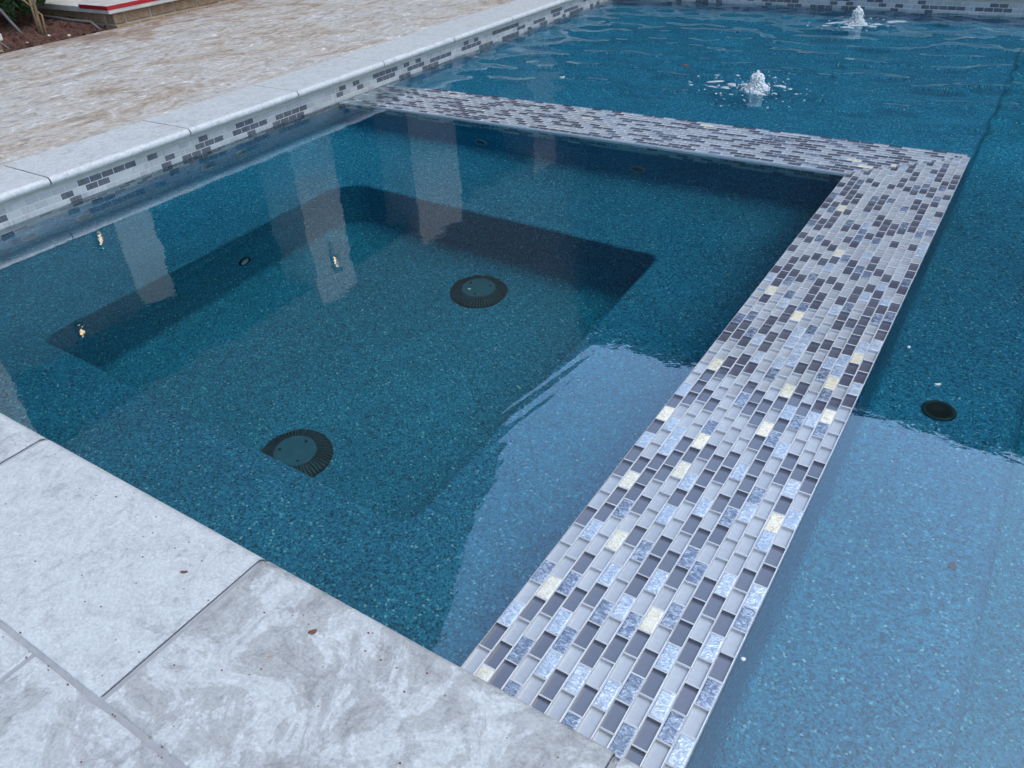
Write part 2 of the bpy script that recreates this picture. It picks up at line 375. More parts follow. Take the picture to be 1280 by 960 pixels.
def fillet(p0, p1, p2, r, n=6):      # round corner at p1 of a polyline in (x, z)
    p0, p1, p2 = Vector(p0), Vector(p1), Vector(p2); a = (p0-p1).normalized(); b = (p2-p1).normalized()
    A = p1+a*r; B = p1+b*r; return [tuple(((1-t)**2)*A + 2*t*(1-t)*p1 + t*t*B) for t in [k/n for k in range(n+1)]]
def profile(pts, rads):
    out = [pts[0]]
    for i in range(1, len(pts)-1): out += fillet(pts[i-1], pts[i], pts[i+1], rads[i-1]) if rads[i-1] > 0 else [pts[i]]
    out.append(pts[-1]); return out
def extrude_y(name, prof, y0, y1, m, ny=12):
    V = []; F = []; n = len(prof)
    for j in range(ny+1):
        y = y0 + (y1-y0)*j/ny
        for (x, z) in prof: V.append((x, y, z))
    for j in range(ny):
        for i in range(n-1): F.append((j*n+i, j*n+i+1, (j+1)*n+i+1, (j+1)*n+i))
    o = mesh(name, V, F, m, smooth=True); wn(o); return o
pp = profile([(DW, -.030), (DW, LEDGE), (.70, LEDGE), (.715, -.74), (1.25, -.74), (1.27, -1.15), (XR, -1.3)], [.045, .045, .05, .045, .05])
tag(extrude_y('pool_basin', pp, YN-.01, DB, M_PL), kind='structure')
pp2 = profile([(XL-.03, SHELF), (DW-.001, SHELF), (DW, LEDGE), (.70, LEDGE), (.715, -.74), (1.25, -.74), (1.27, -1.15), (XR, -1.3)], [.03, .03, .045, .05, .045, .05])
ss = extrude_y('sun_shelf', pp2, DB-.0005, YF+.03, M_PL); tag(ss, kind='structure')

mb = MB(); mb.box(XR, XR+.2, YN, YF+.2, -1.5, TOP-.033); tag(mb.build('pool_wall_right', M_PL), kind='structure')

# ------------------------------------------------------------------ mosaic tiles
PU, PV = DW/14, .05205
TW, TL = PU-.0001, PV-.0001
def tile_template(kind, wd, ln, h=.02, d=.0062):
    """one tile with its half joint; returns vertices, faces and a 0/1 list (1 = grout edge)"""
    a, b = wd/2, ln/2; g = .0015
    if kind in (0, 1):      # clear glass over a coloured back: the colour lies below the edge
        s = .0003; z1 = 0.0
        L = [(a, b, -h), (a, b, -.0004), (a-g, b-g, z1), (a-g-s, b-g-s, -d)]; G = [1, 1, 0]
    else:
        c = .0009
        L = [(a, b, -h), (a, b, -.0008), (a-g, b-g, -.0008), (a-g-c*.4, b-g-c*.4, .0), (a-g-c-.001, b-g-c-.001, .0004)]; G = [1, 1, 0, 0]
    V = []; F = []; K = []
    for (x, y, z) in L: V += [(-x, -y, z), (x, -y, z), (x, y, z), (-x, y, z)]
    for i in range(len(L)-1):
        for k in range(4): F.append((4*i+k, 4*i+(k+1) % 4, 4*i+4+(k+1) % 4, 4*i+4+k)); K.append(G[i])
    n = 4*len(L)-4; F.append((n, n+1, n+2, n+3)); K.append(0)
    return np.array(V), F, K
TZ = -.0055           # tile tops: a film of water covers them
# colours read off the photograph, tile by tile, for the part nearest the coping
crop = lambda L: [(570+x/3.368, 700+y/3.368) for x, y in L]
READ = {0: crop([(157,335),(172,408),(318,218),(402,202),(358,370),(410,540),(195,487),(360,610),(487,180),(540,330),(580,162),(530,600),(572,410),(660,395),(665,665),(790,452),(755,380),(748,125),(920,92),(990,235),(940,330),(975,410),(825,540),(800,745),(965,605),(1115,480),(1040,145),(1080,215),(1120,290),(1210,110),(805,40),(520,30),(755,835)]),
        2: crop([(265,390),(240,545),(450,345),(355,60),(465,110),(605,235),(725,560),(720,290),(905,250),(965,20),(1005,75),(910,720),(1065,580),(705,755),(485,680),(1210,265)]),
        3: crop([(380,455),(505,510),(635,580),(425,270),(225,240),(630,75),(830,110),(885,430),(870,630),(1075,390),(1130,120),(1245,180),(940,830),(690,210)]),
        4: crop([(375,130),(815,270),(120,480)]) + [(822,524),(777,606),(845,592),(767,680),(869,555),(952,541),(980,493),(965,660),(1030,528),(993,402),(960,370)]}
def cell(x, y):
    c = max(0, min(13, int(math.floor(x/PU)))); off = -2.3358 if c % 2 == 0 else -2.3358+PV/2
    return c, int(math.floor((y-off)/PV))
KNOWN = {}
for k, L in READ.items():
    for (px, py) in L:
        q = hit_px(px, py, TZ); KNOWN[cell(q.x, q.y)] = k
def pick(far=True): return int(rng.choice(5, p=[.38, .48, .07, .06, .01] if far else [.34, .42, .115, .105, .02]))
tiles = []            # (centre x, centre y, width, length, kind, turned)
for c in range(14):
    off = -2.3358 + (0 if c % 2 == 0 else PV/2)
    for rw in range(-3, 54):
        y0 = off + PV*rw; y1 = y0 + PV; xc = (c+.5)*PU
        ymax = (c+.5)/14*DB
        if y1 < YN+.005: continue
        y0 = max(y0, YN+.003); y1 = min(y1, ymax)
        if y1-y0 < .012: continue
        k = KNOWN.get((c, rw))
        if k is None: k = 1 if (y0+y1)/2 < -2.03 else pick((y0+y1)/2 > -1.1)
        tiles.append((xc, (y0+y1)/2, TW, y1-y0-.0001, k, False))
PB = DB/14
for r_ in range(14):
    yc = (r_+.5)*PB; xmax = (r_+.5)/14*DW; off = XL + (0 if r_ % 2 == 0 else PV/2) - PV
    for q in range(70):
        x0 = off+q*PV; x1 = x0+PV
        x0 = max(x0, XL+.004); x1 = min(x1, xmax)
        if x1-x0 < .012: continue
        tiles.append(((x0+x1)/2, yc, PB-.0001, x1-x0-.0001, pick(), True))
dam = empty('spa_wall', (0, 0, 0)); tag(dam, 'low l-shaped spa wall capped with grey and pearly glass mosaic just under the water', 'spa wall')
mb = MB()
mb.box(.003, DW-.003, YN-.05, DB-.003, -.5, TZ-.0120)
mb.box(XL-.02, .0029, .003, DB-.003, -.5, TZ-.0120)
mb.build('grout_bed', M_TGROUT, dam)
cache = {}
def tile_mesh(kind, wd, ln, mats, h=.02):
    key = (kind, round(wd, 4), round(ln, 4), mats[kind].name)
    if key not in cache:
        V, F, K = tile_template(kind, wd, ln, h); me = bpy.data.meshes.new('tile'); me.from_pydata(V.tolist(), [], F); me.materials.append(mats[kind]); me.materials.append(M_TGROUT); me.polygons.foreach_set('material_index', np.array(K, dtype=np.int32)); cache[key] = me
    return cache[key]
order = sorted(range(len(tiles)), key=lambda i: (tiles[i][0]-C.x)**2 + (tiles[i][1]-C.y)**2 + (100 if tiles[i][1] < YN+.02 else 0))
def sst(a, b, v): t = max(0, min(1, (v-a)/(b-a))); return t*t*(3-2*t)
def tile_top(x, y, turned):       # the wall is not quite level: its far arm stands just clear of the water
    if turned: return -.006 + .0135*sst(-2.48, -2.1, x)
    return .0075
near_ids = set(order[:300]); field = MB()
for i, (x, y, wd, ln, k, turned) in enumerate(tiles):
    tz = tile_top(x, y, turned) + random.uniform(-.0006, .0004); rz = (math.pi/2 if turned else 0) + random.gauss(0, .004)
    if i in near_ids:
        o = bpy.data.objects.new('tile', tile_mesh(k, wd, ln, TMATS)); o.location = (x, y, tz); o.rotation_euler = (random.gauss(0, .004), random.gauss(0, .006), rz); link(o, dam)
    else:
        V, F, K = tile_template(k, wd, ln, d=.0062 if y < -1.0 else .0034); ca, sa = math.cos(rz), math.sin(rz); T = np.array([[ca, sa, 0], [-sa, ca, 0], [0, 0, 1]])
        field.add(V@T + np.array([x, y, tz]), F, [5 if g else k for g in K])
def kk(K, c): return [5 if g else c for g in K]
# rows on the wall's faces below the water
for rw in range(3):
    zc = TZ-.0130-PU*(rw+.5)
    for q in range(48):
        x = XL + .03 + PV*(q + .5*(rw % 2)); 
        if x > -.03: continue
        V, F, K = tile_template(2, TW, TL, .004); T = np.stack([V[:, 1], -V[:, 2], V[:, 0]], 1); field.add(T + np.array([x, -.0035, zc]), F, kk(K, int(rng.choice([0, 1, 2], p=[.4, .45, .15]))))
    for q in range(47):
        y = YN + .04 + PV*(q + .5*(rw % 2))
        if y > -.03: continue
        V, F, K = tile_template(2, TW, TL, .004); T = np.stack([V[:, 2], V[:, 1], -V[:, 0]], 1)[:, :]; T[:, 0] *= -1; field.add(T*np.array([1, 1, 1]) + np.array([-.0005, y, zc]), F, kk(K, int(rng.choice([0, 1, 2], p=[.4, .45, .15]))))
tag(field.build('tile_field', TMATS + [M_TGROUT], dam), kind='stuff')

# waterline mosaic on the long wall beside the brown deck and on the far wall
ZT = .071
def wall_tiles(root, along, length, n_parts, view):
    T = []
    for rw in range(6):
        zc = ZT - .0258*(rw+.5); q = 0
        prev = 1
        while True:
            s = -.03 + PV*(q + .5*(rw % 2)); q += 1
            if s > length: break
            if prev == 0 and random.random() < .36: k = 0
            else: k = 0 if random.random() < .30 else (1 if random.random() < .75 else 2)
            prev = k
            T.append((s, zc, k))
    T.sort(key=view); st = MB()
    for i, (s, zc, k) in enumerate(T):
        if i < n_parts:
            o = bpy.data.objects.new('tile', tile_mesh(k, .0258-.0001, TL, WFLAT)); 
            if along == 'y': o.location = (XL, YN+s, zc); o.rotation_euler = (0, math.pi/2, 0)
            else: o.location = (XL+s, YF, zc); o.rotation_euler = (math.pi/2, 0, math.pi/2); o.rotation_euler = Matrix(((0, 1, 0), (0, 0, -1), (-1, 0, 0))).to_euler()
            link(o, root)
        else:
            V, F, K = tile_template(2, .0258-.0001, TL, .005)
            if along == 'y': P = np.stack([V[:, 2], V[:, 1], -V[:, 0]], 1) + np.array([XL, YN+s, zc])
            else: P = np.stack([V[:, 1], -V[:, 2], -V[:, 0]], 1) + np.array([XL+s, YF, zc])
            st.add(P, F, [3 if g else k for g in K])
    tag(st.build('tile_field', WMATS + [M_TGROUT], root), kind='stuff')
class _W(list): pass
WFLAT = WMATS
_old = tile_template
def tile_mesh(kind, wd, ln, mats, h=.005):
    key = ('w', kind, round(wd, 4), round(ln, 4))
    if key not in cache:
        V, F, K = _old(2, wd, ln, h); me = bpy.data.meshes.new('tile'); me.from_pydata(V.tolist(), [], F); me.materials.append(mats[kind]); me.materials.append(M_TGROUT); me.polygons.foreach_set('material_index', np.array(K, dtype=np.int32)); cache[key] = me
    return cache[key]
lw = empty('pool_wall', (XL, 0, 0)); lw.location = (0, 0, 0)
tag(lw, 'long pool wall with grey and white mosaic waterline band below coping of brown deck', 'pool wall')
mb = MB(); mb.box(XL-.25, XL-.003, YN-.2, YF+.2, -.087, ZT+.001); mb.build('grout_bed', M_TGROUT, lw)
mb = MB(); mb.box(XL-.22, XL-.001, YN-.2, YF+.2, ZT+.0012, TOP-.033); mb.build('setting_bed', M_MORT, lw)
mb = MB(); mb.box(XL-.2, XL-.0005, DB+.001, YF+.2, -.5, -.086); mb.build('plaster', M_PL, lw)
wall_tiles(lw, 'y', YF-YN+.03, 290, lambda t: (t[1] < 0)*100 + abs(t[0]-1.0))
fwall = empty('pool_wall', (0, 0, 0)); tag(fwall, 'end wall of the pool with mosaic waterline band behind the bubblers', 'pool wall')
mb = MB(); mb.box(XL+.004, XR+.1, YF+.003, YF+.25, -.085, ZT+.001); mb.build('grout_bed', M_TGROUT, fwall)
mb = MB(); mb.box(XL-.05, XR+.1, YF-.001, YF+.24, -1.5, -.0855); mb.build('plaster', M_PL, fwall)
mb = MB(); mb.box(XL+.004, XR+.1, YF+.001, YF+.22, ZT+.0012, TOP-.033); mb.build('setting_bed', M_MORT, fwall)
wall_tiles(fwall, 'x', XR-XL, 150, lambda t: (t[1] < 0)*100 + abs(t[0]-1.9))

# ------------------------------------------------------------------ water
B1, B2 = (-.658, .974), (-.578, 2.62)
gx = np.concatenate([np.arange(XL+.0005, 1.1, .010), np.arange(1.1, XR+.03, .06)]); gy = np.arange(YN-.001, YF+.010, .010); gy[-1] = YF-.001
X, Y = np.meshgrid(gx, gy, indexing='ij')
def sstep(a, b, v): t = np.clip((v-a)/(b-a), 0, 1); return t*t*(3-2*t)
H = np.zeros_like(X)
def rings(cx, cy, lam, slope, decay):
    ang = np.arctan2(Y-cy, X-cx); r = np.hypot(X-cx, Y-cy)
    ph = 1.2*np.sin(3*ang+.7) + .8*np.sin(5*ang+2) + .5*np.sin(r*9)
    return slope*lam/(2*math.pi)*np.sin(2*math.pi*r/lam + ph)*np.exp(-r/decay)*sstep(0, .08, r)
def sea(n, l0, l1, slope, seed, bias=None):
    g = np.random.default_rng(seed); h = 0
    for _ in range(n):
        lam = math.exp(g.uniform(math.log(l0), math.log(l1))); a = g.uniform(0, 2*math.pi) if bias is None else g.normal(*bias); k = 2*math.pi/lam
        h = h + slope/math.sqrt(n/2)/k*np.sin(k*(X*math.cos(a) + Y*math.sin(a)) + g.uniform(0, 6.28))
    return h
shelf_m = sstep(.38, .9, Y); rest = 1-shelf_m
H += shelf_m*(rings(*B1, .10, .06, .7) + rings(*B2, .21, .11, 1.5) + sea(30, .10, .45, .062, 5, (1.57, .5)))
H += sstep(DW+.0, 1.0, X)*rest*sea(14, .1, .5, .006, 6)
H += rest*sea(18, .05, .6, .0028, 8)
# a few capillary fingers where the spa's return stirs the surface
c0 = hit_px(627, 545, 0); c1 = hit_px(665, 518, 0); dv = (c1-c0).normalized(); nvx, nvy = -dv.y, dv.x
H += rest*.04*.033/(2*math.pi)*np.sin(2*math.pi*(X*nvx+Y*nvy)/.033 + 1.5*np.sin(7*X+5*Y))*np.exp(-((X+.29)**2/.02+(Y+1.70)**2/.05))
nx, ny = X.shape
V = np.stack([X, Y, H], -1).reshape(-1, 3); idx = np.arange(nx*ny).reshape(nx, ny)
F = np.stack([idx[:-1, :-1], idx[1:, :-1], idx[1:, 1:], idx[:-1, 1:]], -1).reshape(-1, 4)
me = bpy.data.meshes.new('water'); me.vertices.add(len(V)); me.vertices.foreach_set('co', V.ravel())
me.loops.add(F.size); me.loops.foreach_set('vertex_index', F.ravel().astype(np.int32)); me.polygons.add(len(F)); me.polygons.foreach_set('loop_start', np.arange(0, F.size, 4, dtype=np.int32))
me.polygons.foreach_set('use_smooth', np.ones(len(F), dtype=bool)); me.update(calc_edges=True); me.validate(); me.materials.append(M_WATER)
wat = link(bpy.data.objects.new('water', me)); tag(wat, kind='structure')

# ------------------------------------------------------------------ fittings
M_DARKP = plain('dark_drain_plastic', (.012, .03, .04), .5); M_GREYP = plain('grey_blue_plastic', (.05, .15, .22), .5); M_PALEP = plain('pale_fitting_plastic', (.20, .27, .31), .4)
M_BLACK = plain('black_void', (.004, .005, .007), .7); M_WHITEP = plain('white_plastic', (.6, .62, .63), .4)
def drain(loc, rz, label):
    t = empty('drain_cover', loc, rz); tag(t, label, 'drain cover', 'drain covers in the spa floor')
    mb = MB(); mb.lathe([(.112, 0), (.112, .006), (.104, .012), (.070, .020), (.0, .0205)], 64); mb.build('skirt', M_BLACK, t, True)
    mb = MB(); mb.lathe([(.066, .019), (.066, .031), (.062, .034), (.05, .0345), (.02, .033), (.0, .033)], 48); plate = mb.build('centre_plate', M_GREYP, t)
    for k in range(3):
        a = 2*math.pi*k/3+.5; mb = MB(); mb.lathe([(.0052, .034), (.0052, .0356), (.0, .0357)], 10, (.047*math.cos(a), .047*math.sin(a), 0)); mb.build('screw', M_BLACK, plate)
    mb = MB(); n = 56
    for k in range(n):
        a = 2*math.pi*k/n; ca, sa = math.cos(a), math.sin(a); P = []
        for (r, z, hw) in ((.067, .030, .0017), (.09, .026, .0022), (.108, .014, .0024), (.112, .004, .0024)):
            for s in (-1, 1): P.append((r*ca - s*hw*sa, r*sa + s*hw*ca, z))
        P += [(x, y, z-.008) for (x, y, z) in P]
        F = []
        for i in range(3): F += [(2*i, 2*i+2, 2*i+3, 2*i+1), (2*i, 2*i+8, 2*i+10, 2*i+2), (2*i+1, 2*i+3, 2*i+11, 2*i+9)]
        mb.add(P, F)
    g = mb.build('fin_ring', plain('drain_fin', (.03, .085, .12), .5), t); tag(g, kind='stuff')
    return t
drain((-1.115, -.785, FLOOR), .3, 'dark slotted round drain cover on the spa floor, in full view')
drain((-1.10, -1.80, FLOOR), 1.0, 'dark slotted round drain cover on the spa floor, partly hidden by the bench edge')
def ringfit(name, loc, M3, R0, label, cat, group, mo, mi, hole=.55):
    t = empty(name, loc); t.rotation_euler = M3.to_euler(); tag(t, label, cat, group)
    mb = MB(); V = []
    mb.lathe([(R0, -.004), (R0, .002), (R0*.93, .006), (R0*.80, .006), (R0*.72, .002), (R0*.70, -.012), (R0*.70, -.0121)], 36); mb.F.pop(); mb.M.pop(); mb.build('flange', mo, t, True)
    mb = MB(); mb.lathe([(R0*.72, .0005), (R0*hole, .0012), (R0*hole*.9, -.0), (0, -.0)], 28); mb.build('eyeball', mi, t, True)
    return t
toX = Matrix(((0, 0, 1), (1, 0, 0), (0, 1, 0)))          # local z -> +x
toMY = Matrix(((1, 0, 0), (0, 0, -1), (0, 1, 0)))        # local z -> -y
ringfit('return_fitting', (.516, -1.045, LEDGE+.001), Matrix.Identity(3), .041, 'round dark return fitting in the blue ledge beside the mosaic wall', 'return fitting', None, plain('fitting_ring', (.03, .05, .065), .5), M_BLACK)
for x in (-1.624, -.822):
    ringfit('spa_jet', (x, -.0015, -.285), toMY, .036, 'pale ring jet in the spa wall under the mosaic arm', 'spa jet', 'jets under the mosaic arm of the spa wall', M_PALEP, M_GREYP)
for y, z in ((-1.682, -.18), (-1.461, -.2), (-.86, -.2), (-.661, -.2)):
    ringfit('spa_jet', (XL-.0025, y, z), toX, .036, 'pale ring jet in the spa wall below the white coping', 'spa jet', 'jets in the wall below the white coping', M_PALEP, M_GREYP)
ringfit('suction_fitting', (-1.955, -1.19, -.62), toX, .027, 'small black fitting with pale centre in the riser under the spa bench', 'suction fitting', None, M_BLACK, M_WHITEP, .5)

# ------------------------------------------------------------------ bubblers
def foam_mat():
    m, n, b, o = mat('foam'); nz = noise(n, worldpos(n), 160, 3); n.links.new(ramp(n, nz, [(.3, (.62, .68, .72)), (.65, (.9, .92, .93))]).outputs[0], b.inputs['Base Color'])
    b.inputs['Roughness'].default_value = .25; b.inputs['Transmission Weight'].default_value = .12; b.inputs['IOR'].default_value = 1.2
    bump(n, b, nz, .6, .004); return m
M_FOAM = foam_mat(); M_FROTH = foam_mat(); M_FROTH.name = 'thin_froth'; M_FROTH.node_tree.nodes['Principled BSDF'].inputs['Transmission Weight'].default_value = .5
def ico():
    t = (1+5**.5)/2; V = np.array([(-1,t,0),(1,t,0),(-1,-t,0),(1,-t,0),(0,-1,t),(0,1,t),(0,-1,-t),(0,1,-t),(t,0,-1),(t,0,1),(-t,0,-1),(-t,0,1)], float); V /= np.linalg.norm(V[0])
    return V, [(0,11,5),(0,5,1),(0,1,7),(0,7,10),(0,10,11),(1,5,9),(5,11,4),(11,10,2),(10,7,6),(7,1,8),(3,9,4),(3,4,2),(3,2,6),(3,6,8),(3,8,9),(4,9,5),(2,4,11),(6,2,10),(8,6,7),(9,8,1)]
IV, IF = ico()
def flat_blob(mb, x, y, a, b, rot, h=.0012, n=14):
    P = [(x, y, h+.0015)]; g = random.random()*6
    for ring_, (s, z) in enumerate(((.55, h*.9+.001), (1.0, -.001))):
        for k in range(n):
            t = 2*math.pi*k/n; rr_ = s*(1 + .28*math.sin(2*t+g) + .2*math.sin(3*t+2*g) + .12*math.sin(5*t+g*3))
            u, v_ = a*rr_*math.cos(t), b*rr_*math.sin(t); P.append((x+u*math.cos(rot)-v_*math.sin(rot), y+u*math.sin(rot)+v_*math.cos(rot), z))
    F = [(0, 1+k, 1+(k+1) % n) for k in range(n)] + [(1+k, 1+n+k, 1+n+(k+1) % n, 1+(k+1) % n) for k in range(n)]
    mb.add(P, F)
def wz(x, y):
    i = min(max(int(np.searchsorted(gx, x)), 0), nx-1); j = min(max(int(np.searchsorted(gy, y)), 0), ny-1); return float(H[i, j])
def bubbler(b, label, hgt, patches):
    t = empty('water_bubbler', (b[0], b[1], 0)); tag(t, label, 'water bubbler', 'foaming bubblers on the shallow shelf')
    mb = MB(); g = np.random.default_rng(int(hgt*1000))
    for k in range(1500):
        u_ = g.random(); z = hgt*u_**1.1*(1 + .12*math.sin(5*g.random()*6.28)); tt = min(1, z/hgt); rad = (.040 + .004*math.sin(tt*9))*math.sqrt(max(.03, 1-tt**3)) + .030*max(0, 1-tt*4)
        a = g.uniform(0, 6.283); r = rad*math.sqrt(g.random()); s = g.uniform(.0018, .0055)*(1.15-.3*z/hgt)
        Q = IV*s*g.uniform(.75, 1.3, 3) + np.array([r*math.cos(a), r*math.sin(a), z]); mb.add(Q, IF)
    for k in range(60):
        a = g.uniform(0, 6.283); r = g.uniform(.03, .11); s = g.uniform(.0015, .0035); mb.add(IV*s + np.array([r*math.cos(a), r*math.sin(a), abs(g.normal(.004, .02))]), IF)
    o = mb.build('plume', M_FOAM, t, True); tag(o, kind='stuff')
    mb = MB()
    for (dx, dy, a, bb, rot) in patches:
        n0 = len(mb.V); z = wz(b[0]+dx, b[1]+dy); flat_blob(mb, dx, dy, a, bb, rot)
        mb.V[n0:] = [(x, y, zz+z) for (x, y, zz) in mb.V[n0:]]
    o = mb.build('foam_flecks', M_FROTH, t, True); tag(o, kind='stuff')
pt = []
def at1(px, py, a, b_, rot): q = hit_px(px, py, 0); pt.append((q.x-B1[0], q.y-B1[1], a, b_, rot))
for (px, py, a, b_) in [(890,102,.035,.009),(899,101,.03,.012),(891,109,.03,.011),(917,107,.026,.013),(907,111,.035,.012),(915,104,.02,.016),(945,116,.055,.016),(975,107,.03,.018),(950,118,.04,.010),(930,105,.03,.014),(969,97,.014,.006),(873,95,.012,.006),(897,94,.018,.004),(864,106,.011,.004),(863,103,.012,.005),(922,94,.014,.008),(988,110,.014,.010),(995,118,.010,.004),(969,118,.016,.006),(914,118,.012,.004),(895,117,.008,.004),(985,99,.008,.004),(981,112,.008,.004)]:
    at1(px, py, a*.9, b_*1.3, random.uniform(-.5, .9))
for _ in range(46): a = random.uniform(0, 6.28); r = random.uniform(.07, .34); pt.append((r*math.cos(a), r*math.sin(a), random.uniform(.003, .007), random.uniform(.002, .005), random.uniform(0, 3)))
bubbler(B1, 'foaming water bubbler ringed by drifting foam, beside the mosaic arm', .078, pt)
pt2 = [(-.13, .02, .06, .03, .2), (-.08, .07, .04, .02, .8), (.12, .06, .05, .03, .1), (.2, .16, .05, .04, .4), (.09, -.05, .04, .02, 0), (-.03, -.09, .05, .018, .1), (.03, -.06, .05, .02, .4), (-.17, -.05, .03, .012, .5)]
for _ in range(30): a = random.uniform(0, 6.28); r = random.uniform(.06, .3); pt2.append((r*math.cos(a), r*math.sin(a), random.uniform(.004, .009), random.uniform(.003, .006), random.uniform(0, 3)))
bubbler(B2, 'foaming water bubbler standing in front of the tiled end wall', .095, pt2)

# ------------------------------------------------------------------ leaf litter and bits
M_LEAF = plain('brown_leaf', (.16, .06, .035), .7, 0, .3, 200); M_LEAF2 = plain('pale_petal', (.75, .70, .6), .6)
def chip(name, p, s, m, label, cat, rz=0, group=None):
    V = []; n = 9
    for lay in (0, 1):
        for k in range(n):
            t = 2*math.pi*k/n; r = s*(1+.3*math.sin(2*t+rz*3)+.15*math.sin(3*t+rz)); V.append((r*math.cos(t), .55*r*math.sin(t), lay*s*.22 + .25*s*(math.cos(t)**2)*.5))
    F = [tuple(range(n-1, -1, -1)), tuple(range(n, 2*n))] + [(k, (k+1) % n, n+(k+1) % n, n+k) for k in range(n)]
    o = mesh(name, V, F, m, loc=p); o.rotation_euler = (0, 0, rz); tag(o, label, cat, group); return o
q = hit_px(230, 715, TOP+.001); chip('leaf_fragment', q, .0050, M_LEAF, 'tiny brown leaf fragment lying on the pale calm coping stone', 'leaf fragment', .5)
q = hit_px(391, 790, TOP+.001); chip('leaf_fragment', q, .0065, M_LEAF, 'small reddish leaf fragment lying on the mottled coping stone', 'leaf fragment', 1.2)
chip('leaf_fragment', (.628, -1.55, LEDGE+.002), .012, M_LEAF, 'brown leaf sunk on the blue ledge under the bright water', 'leaf fragment', 1.6)
q = hit_px(857, 82, 0); chip('leaf_fragment', (q.x, q.y, wz(q.x, q.y)+.001), .017, M_LEAF, 'dark leaf floating on the rippled shelf water near the bubbler', 'leaf fragment', .2)
q = hit_px(703, 97, 0); chip('petal', (q.x, q.y, wz(q.x, q.y)+.001), .012, M_LEAF2, 'cream petal floating on the shelf water behind the mosaic arm', 'petal', .9)
q = hit_px(1172, 481, 0); chip('petal', (q.x, q.y, .001), .0055, M_LEAF2, 'cream petal floating above the round return fitting', 'petal', .4)
q = hit_px(555, 440, 0); chip('petal', (-.72, -1.35, .0008), .0032, M_LEAF2, 'tiny cream speck floating over the spa floor', 'petal', .4)
for (px, py) in ((1136, 434), (929, 824)):
    q = hit_px(px, py, 0); mb = MB(); mb.add(IV*np.array([.0045, .0045, .0022]), IF); o = mb.build('bubble', M_FOAM, None, True, (q.x, q.y, .001)); tag(o, 'small white bubble floating beside the edge of the mosaic wall', 'bubble', 'bubbles along the mosaic wall')

mb = MB(); g = np.random.default_rng(3)
for k in range(420):
    if k < 260: x, y = g.uniform(-1.3, .4), YN+.02-abs(g.normal(0, .25))
    else: x, y = g.uniform(-4.9, -2.6), g.uniform(-1.5, 3)
    if k % 4 == 0 and k < 260: y = YN+.035-.303 + g.normal(0, .006)
    sz = g.uniform(.0006, .0017); mb.add(IV*sz*np.array([1.3, 1, .6]) + np.array([x, y, TOP+sz*.3]), IF, int(g.integers(0, 2)))
o = mb.build('grit', [M_LEAF, plain('sand_grit', (.25, .2, .15), .9)]); tag(o, 'fine brown grit scattered over the coping and deck', 'grit', kind='stuff')

# ------------------------------------------------------------------ planting bed, porch steps
M_SOIL = plain('mulch', (.075, .032, .022), .95, 0, .6, 45)
gxs = np.linspace(-6.85, -5.035, 60); gys = np.linspace(-.5, .51, 44); V = []; F = []
for x in gxs:
    for y in gys:
        V.append((x, y, .112 + .012*math.sin(9*x+3*y) + .014*rng.normal() + .05*max(0, -5.15-x)))
for i in range(59):
    for j in range(43): k = i*44+j; F.append((k, k+44, k+45, k+1))
tag(mesh('planting_bed', V, F, M_SOIL), kind='structure')
M_BRICK = plain('tan_brick', (.38, .245, .15), .85, 0, .25, 30); M_BMORT = plain('brick_mortar', (.50, .44, .36), .9); M_CAP = plain('pale_step_cap', (.50, .48, .45), .7, 0, .15, 12); M_TAPE = plain('red_tape', (.36, .012, .02), .4)
def step(name, x0, x1, y0, y1, ztop, label, tape=False):
    t = empty(name, (0, 0, 0)); tag(t, label, 'porch step')
    zb = .10; h = ztop - .045 - zb
    mb = MB(); mb.box(x0, x1-.008, y0+.008, y1-.008, zb-.1, ztop-.045); mb.build('mortar_core', M_BMORT, t)
    nb = max(1, int(round((y1-y0)/.21))); bl = (y1-y0)/nb
    rows = [(zb-.02, zb+.022), (zb+.032, ztop-.05)]
    for ri_, (a, b_) in enumerate(rows):
        for k in range(nb + (ri_ % 2)):
            ya = y0 + bl*(k - .5*(ri_ % 2)); yb = ya+bl; ya, yb = max(ya, y0)+.006, min(yb, y1)-.006
            if yb-ya < .02: continue
            mb = MB(); mb.box(x1-.1, x1+random.uniform(-.003, .003), ya, yb, a, b_); bev(mb.build('brick', M_BRICK, t), .006, 2)
        nx_ = int((x1-x0)/.21)
        for k in range(nx_):
            xa = x1-.11-(k+1)*.21
            mb = MB(); mb.box(xa+.006, xa+.204, y0, y0+.1, a, b_); bev(mb.build('brick', M_BRICK, t), .006, 2)
    mb = MB(); mb.box(x0, x1+.04, y0-.04, y1, ztop-.042, ztop); bev(mb.build('cap_slab', M_CAP, t), .006, 2)
    if tape:
        mb = MB(); mb.box(x1+.0405, x1+.0425, y0-.0425, y0+.66, ztop-.014, ztop+.012); mb.box(x1-.30, x1+.0404, y0-.0425, y0-.0405, ztop-.014, ztop+.012)
        mb.build('tape', M_TAPE, t)
    return t
step('porch_step', -7.2, -5.12, .52, 7.6, .245, 'tan brick porch step with pale cap edged in red tape', True)
step('porch_step', -7.2, -5.13, -7, -.27, .225, 'tan brick porch step with plain white cap beside the planting bed')
# loose bag of rubble / board on the taped step
q = hit_px(112, 2, .29)
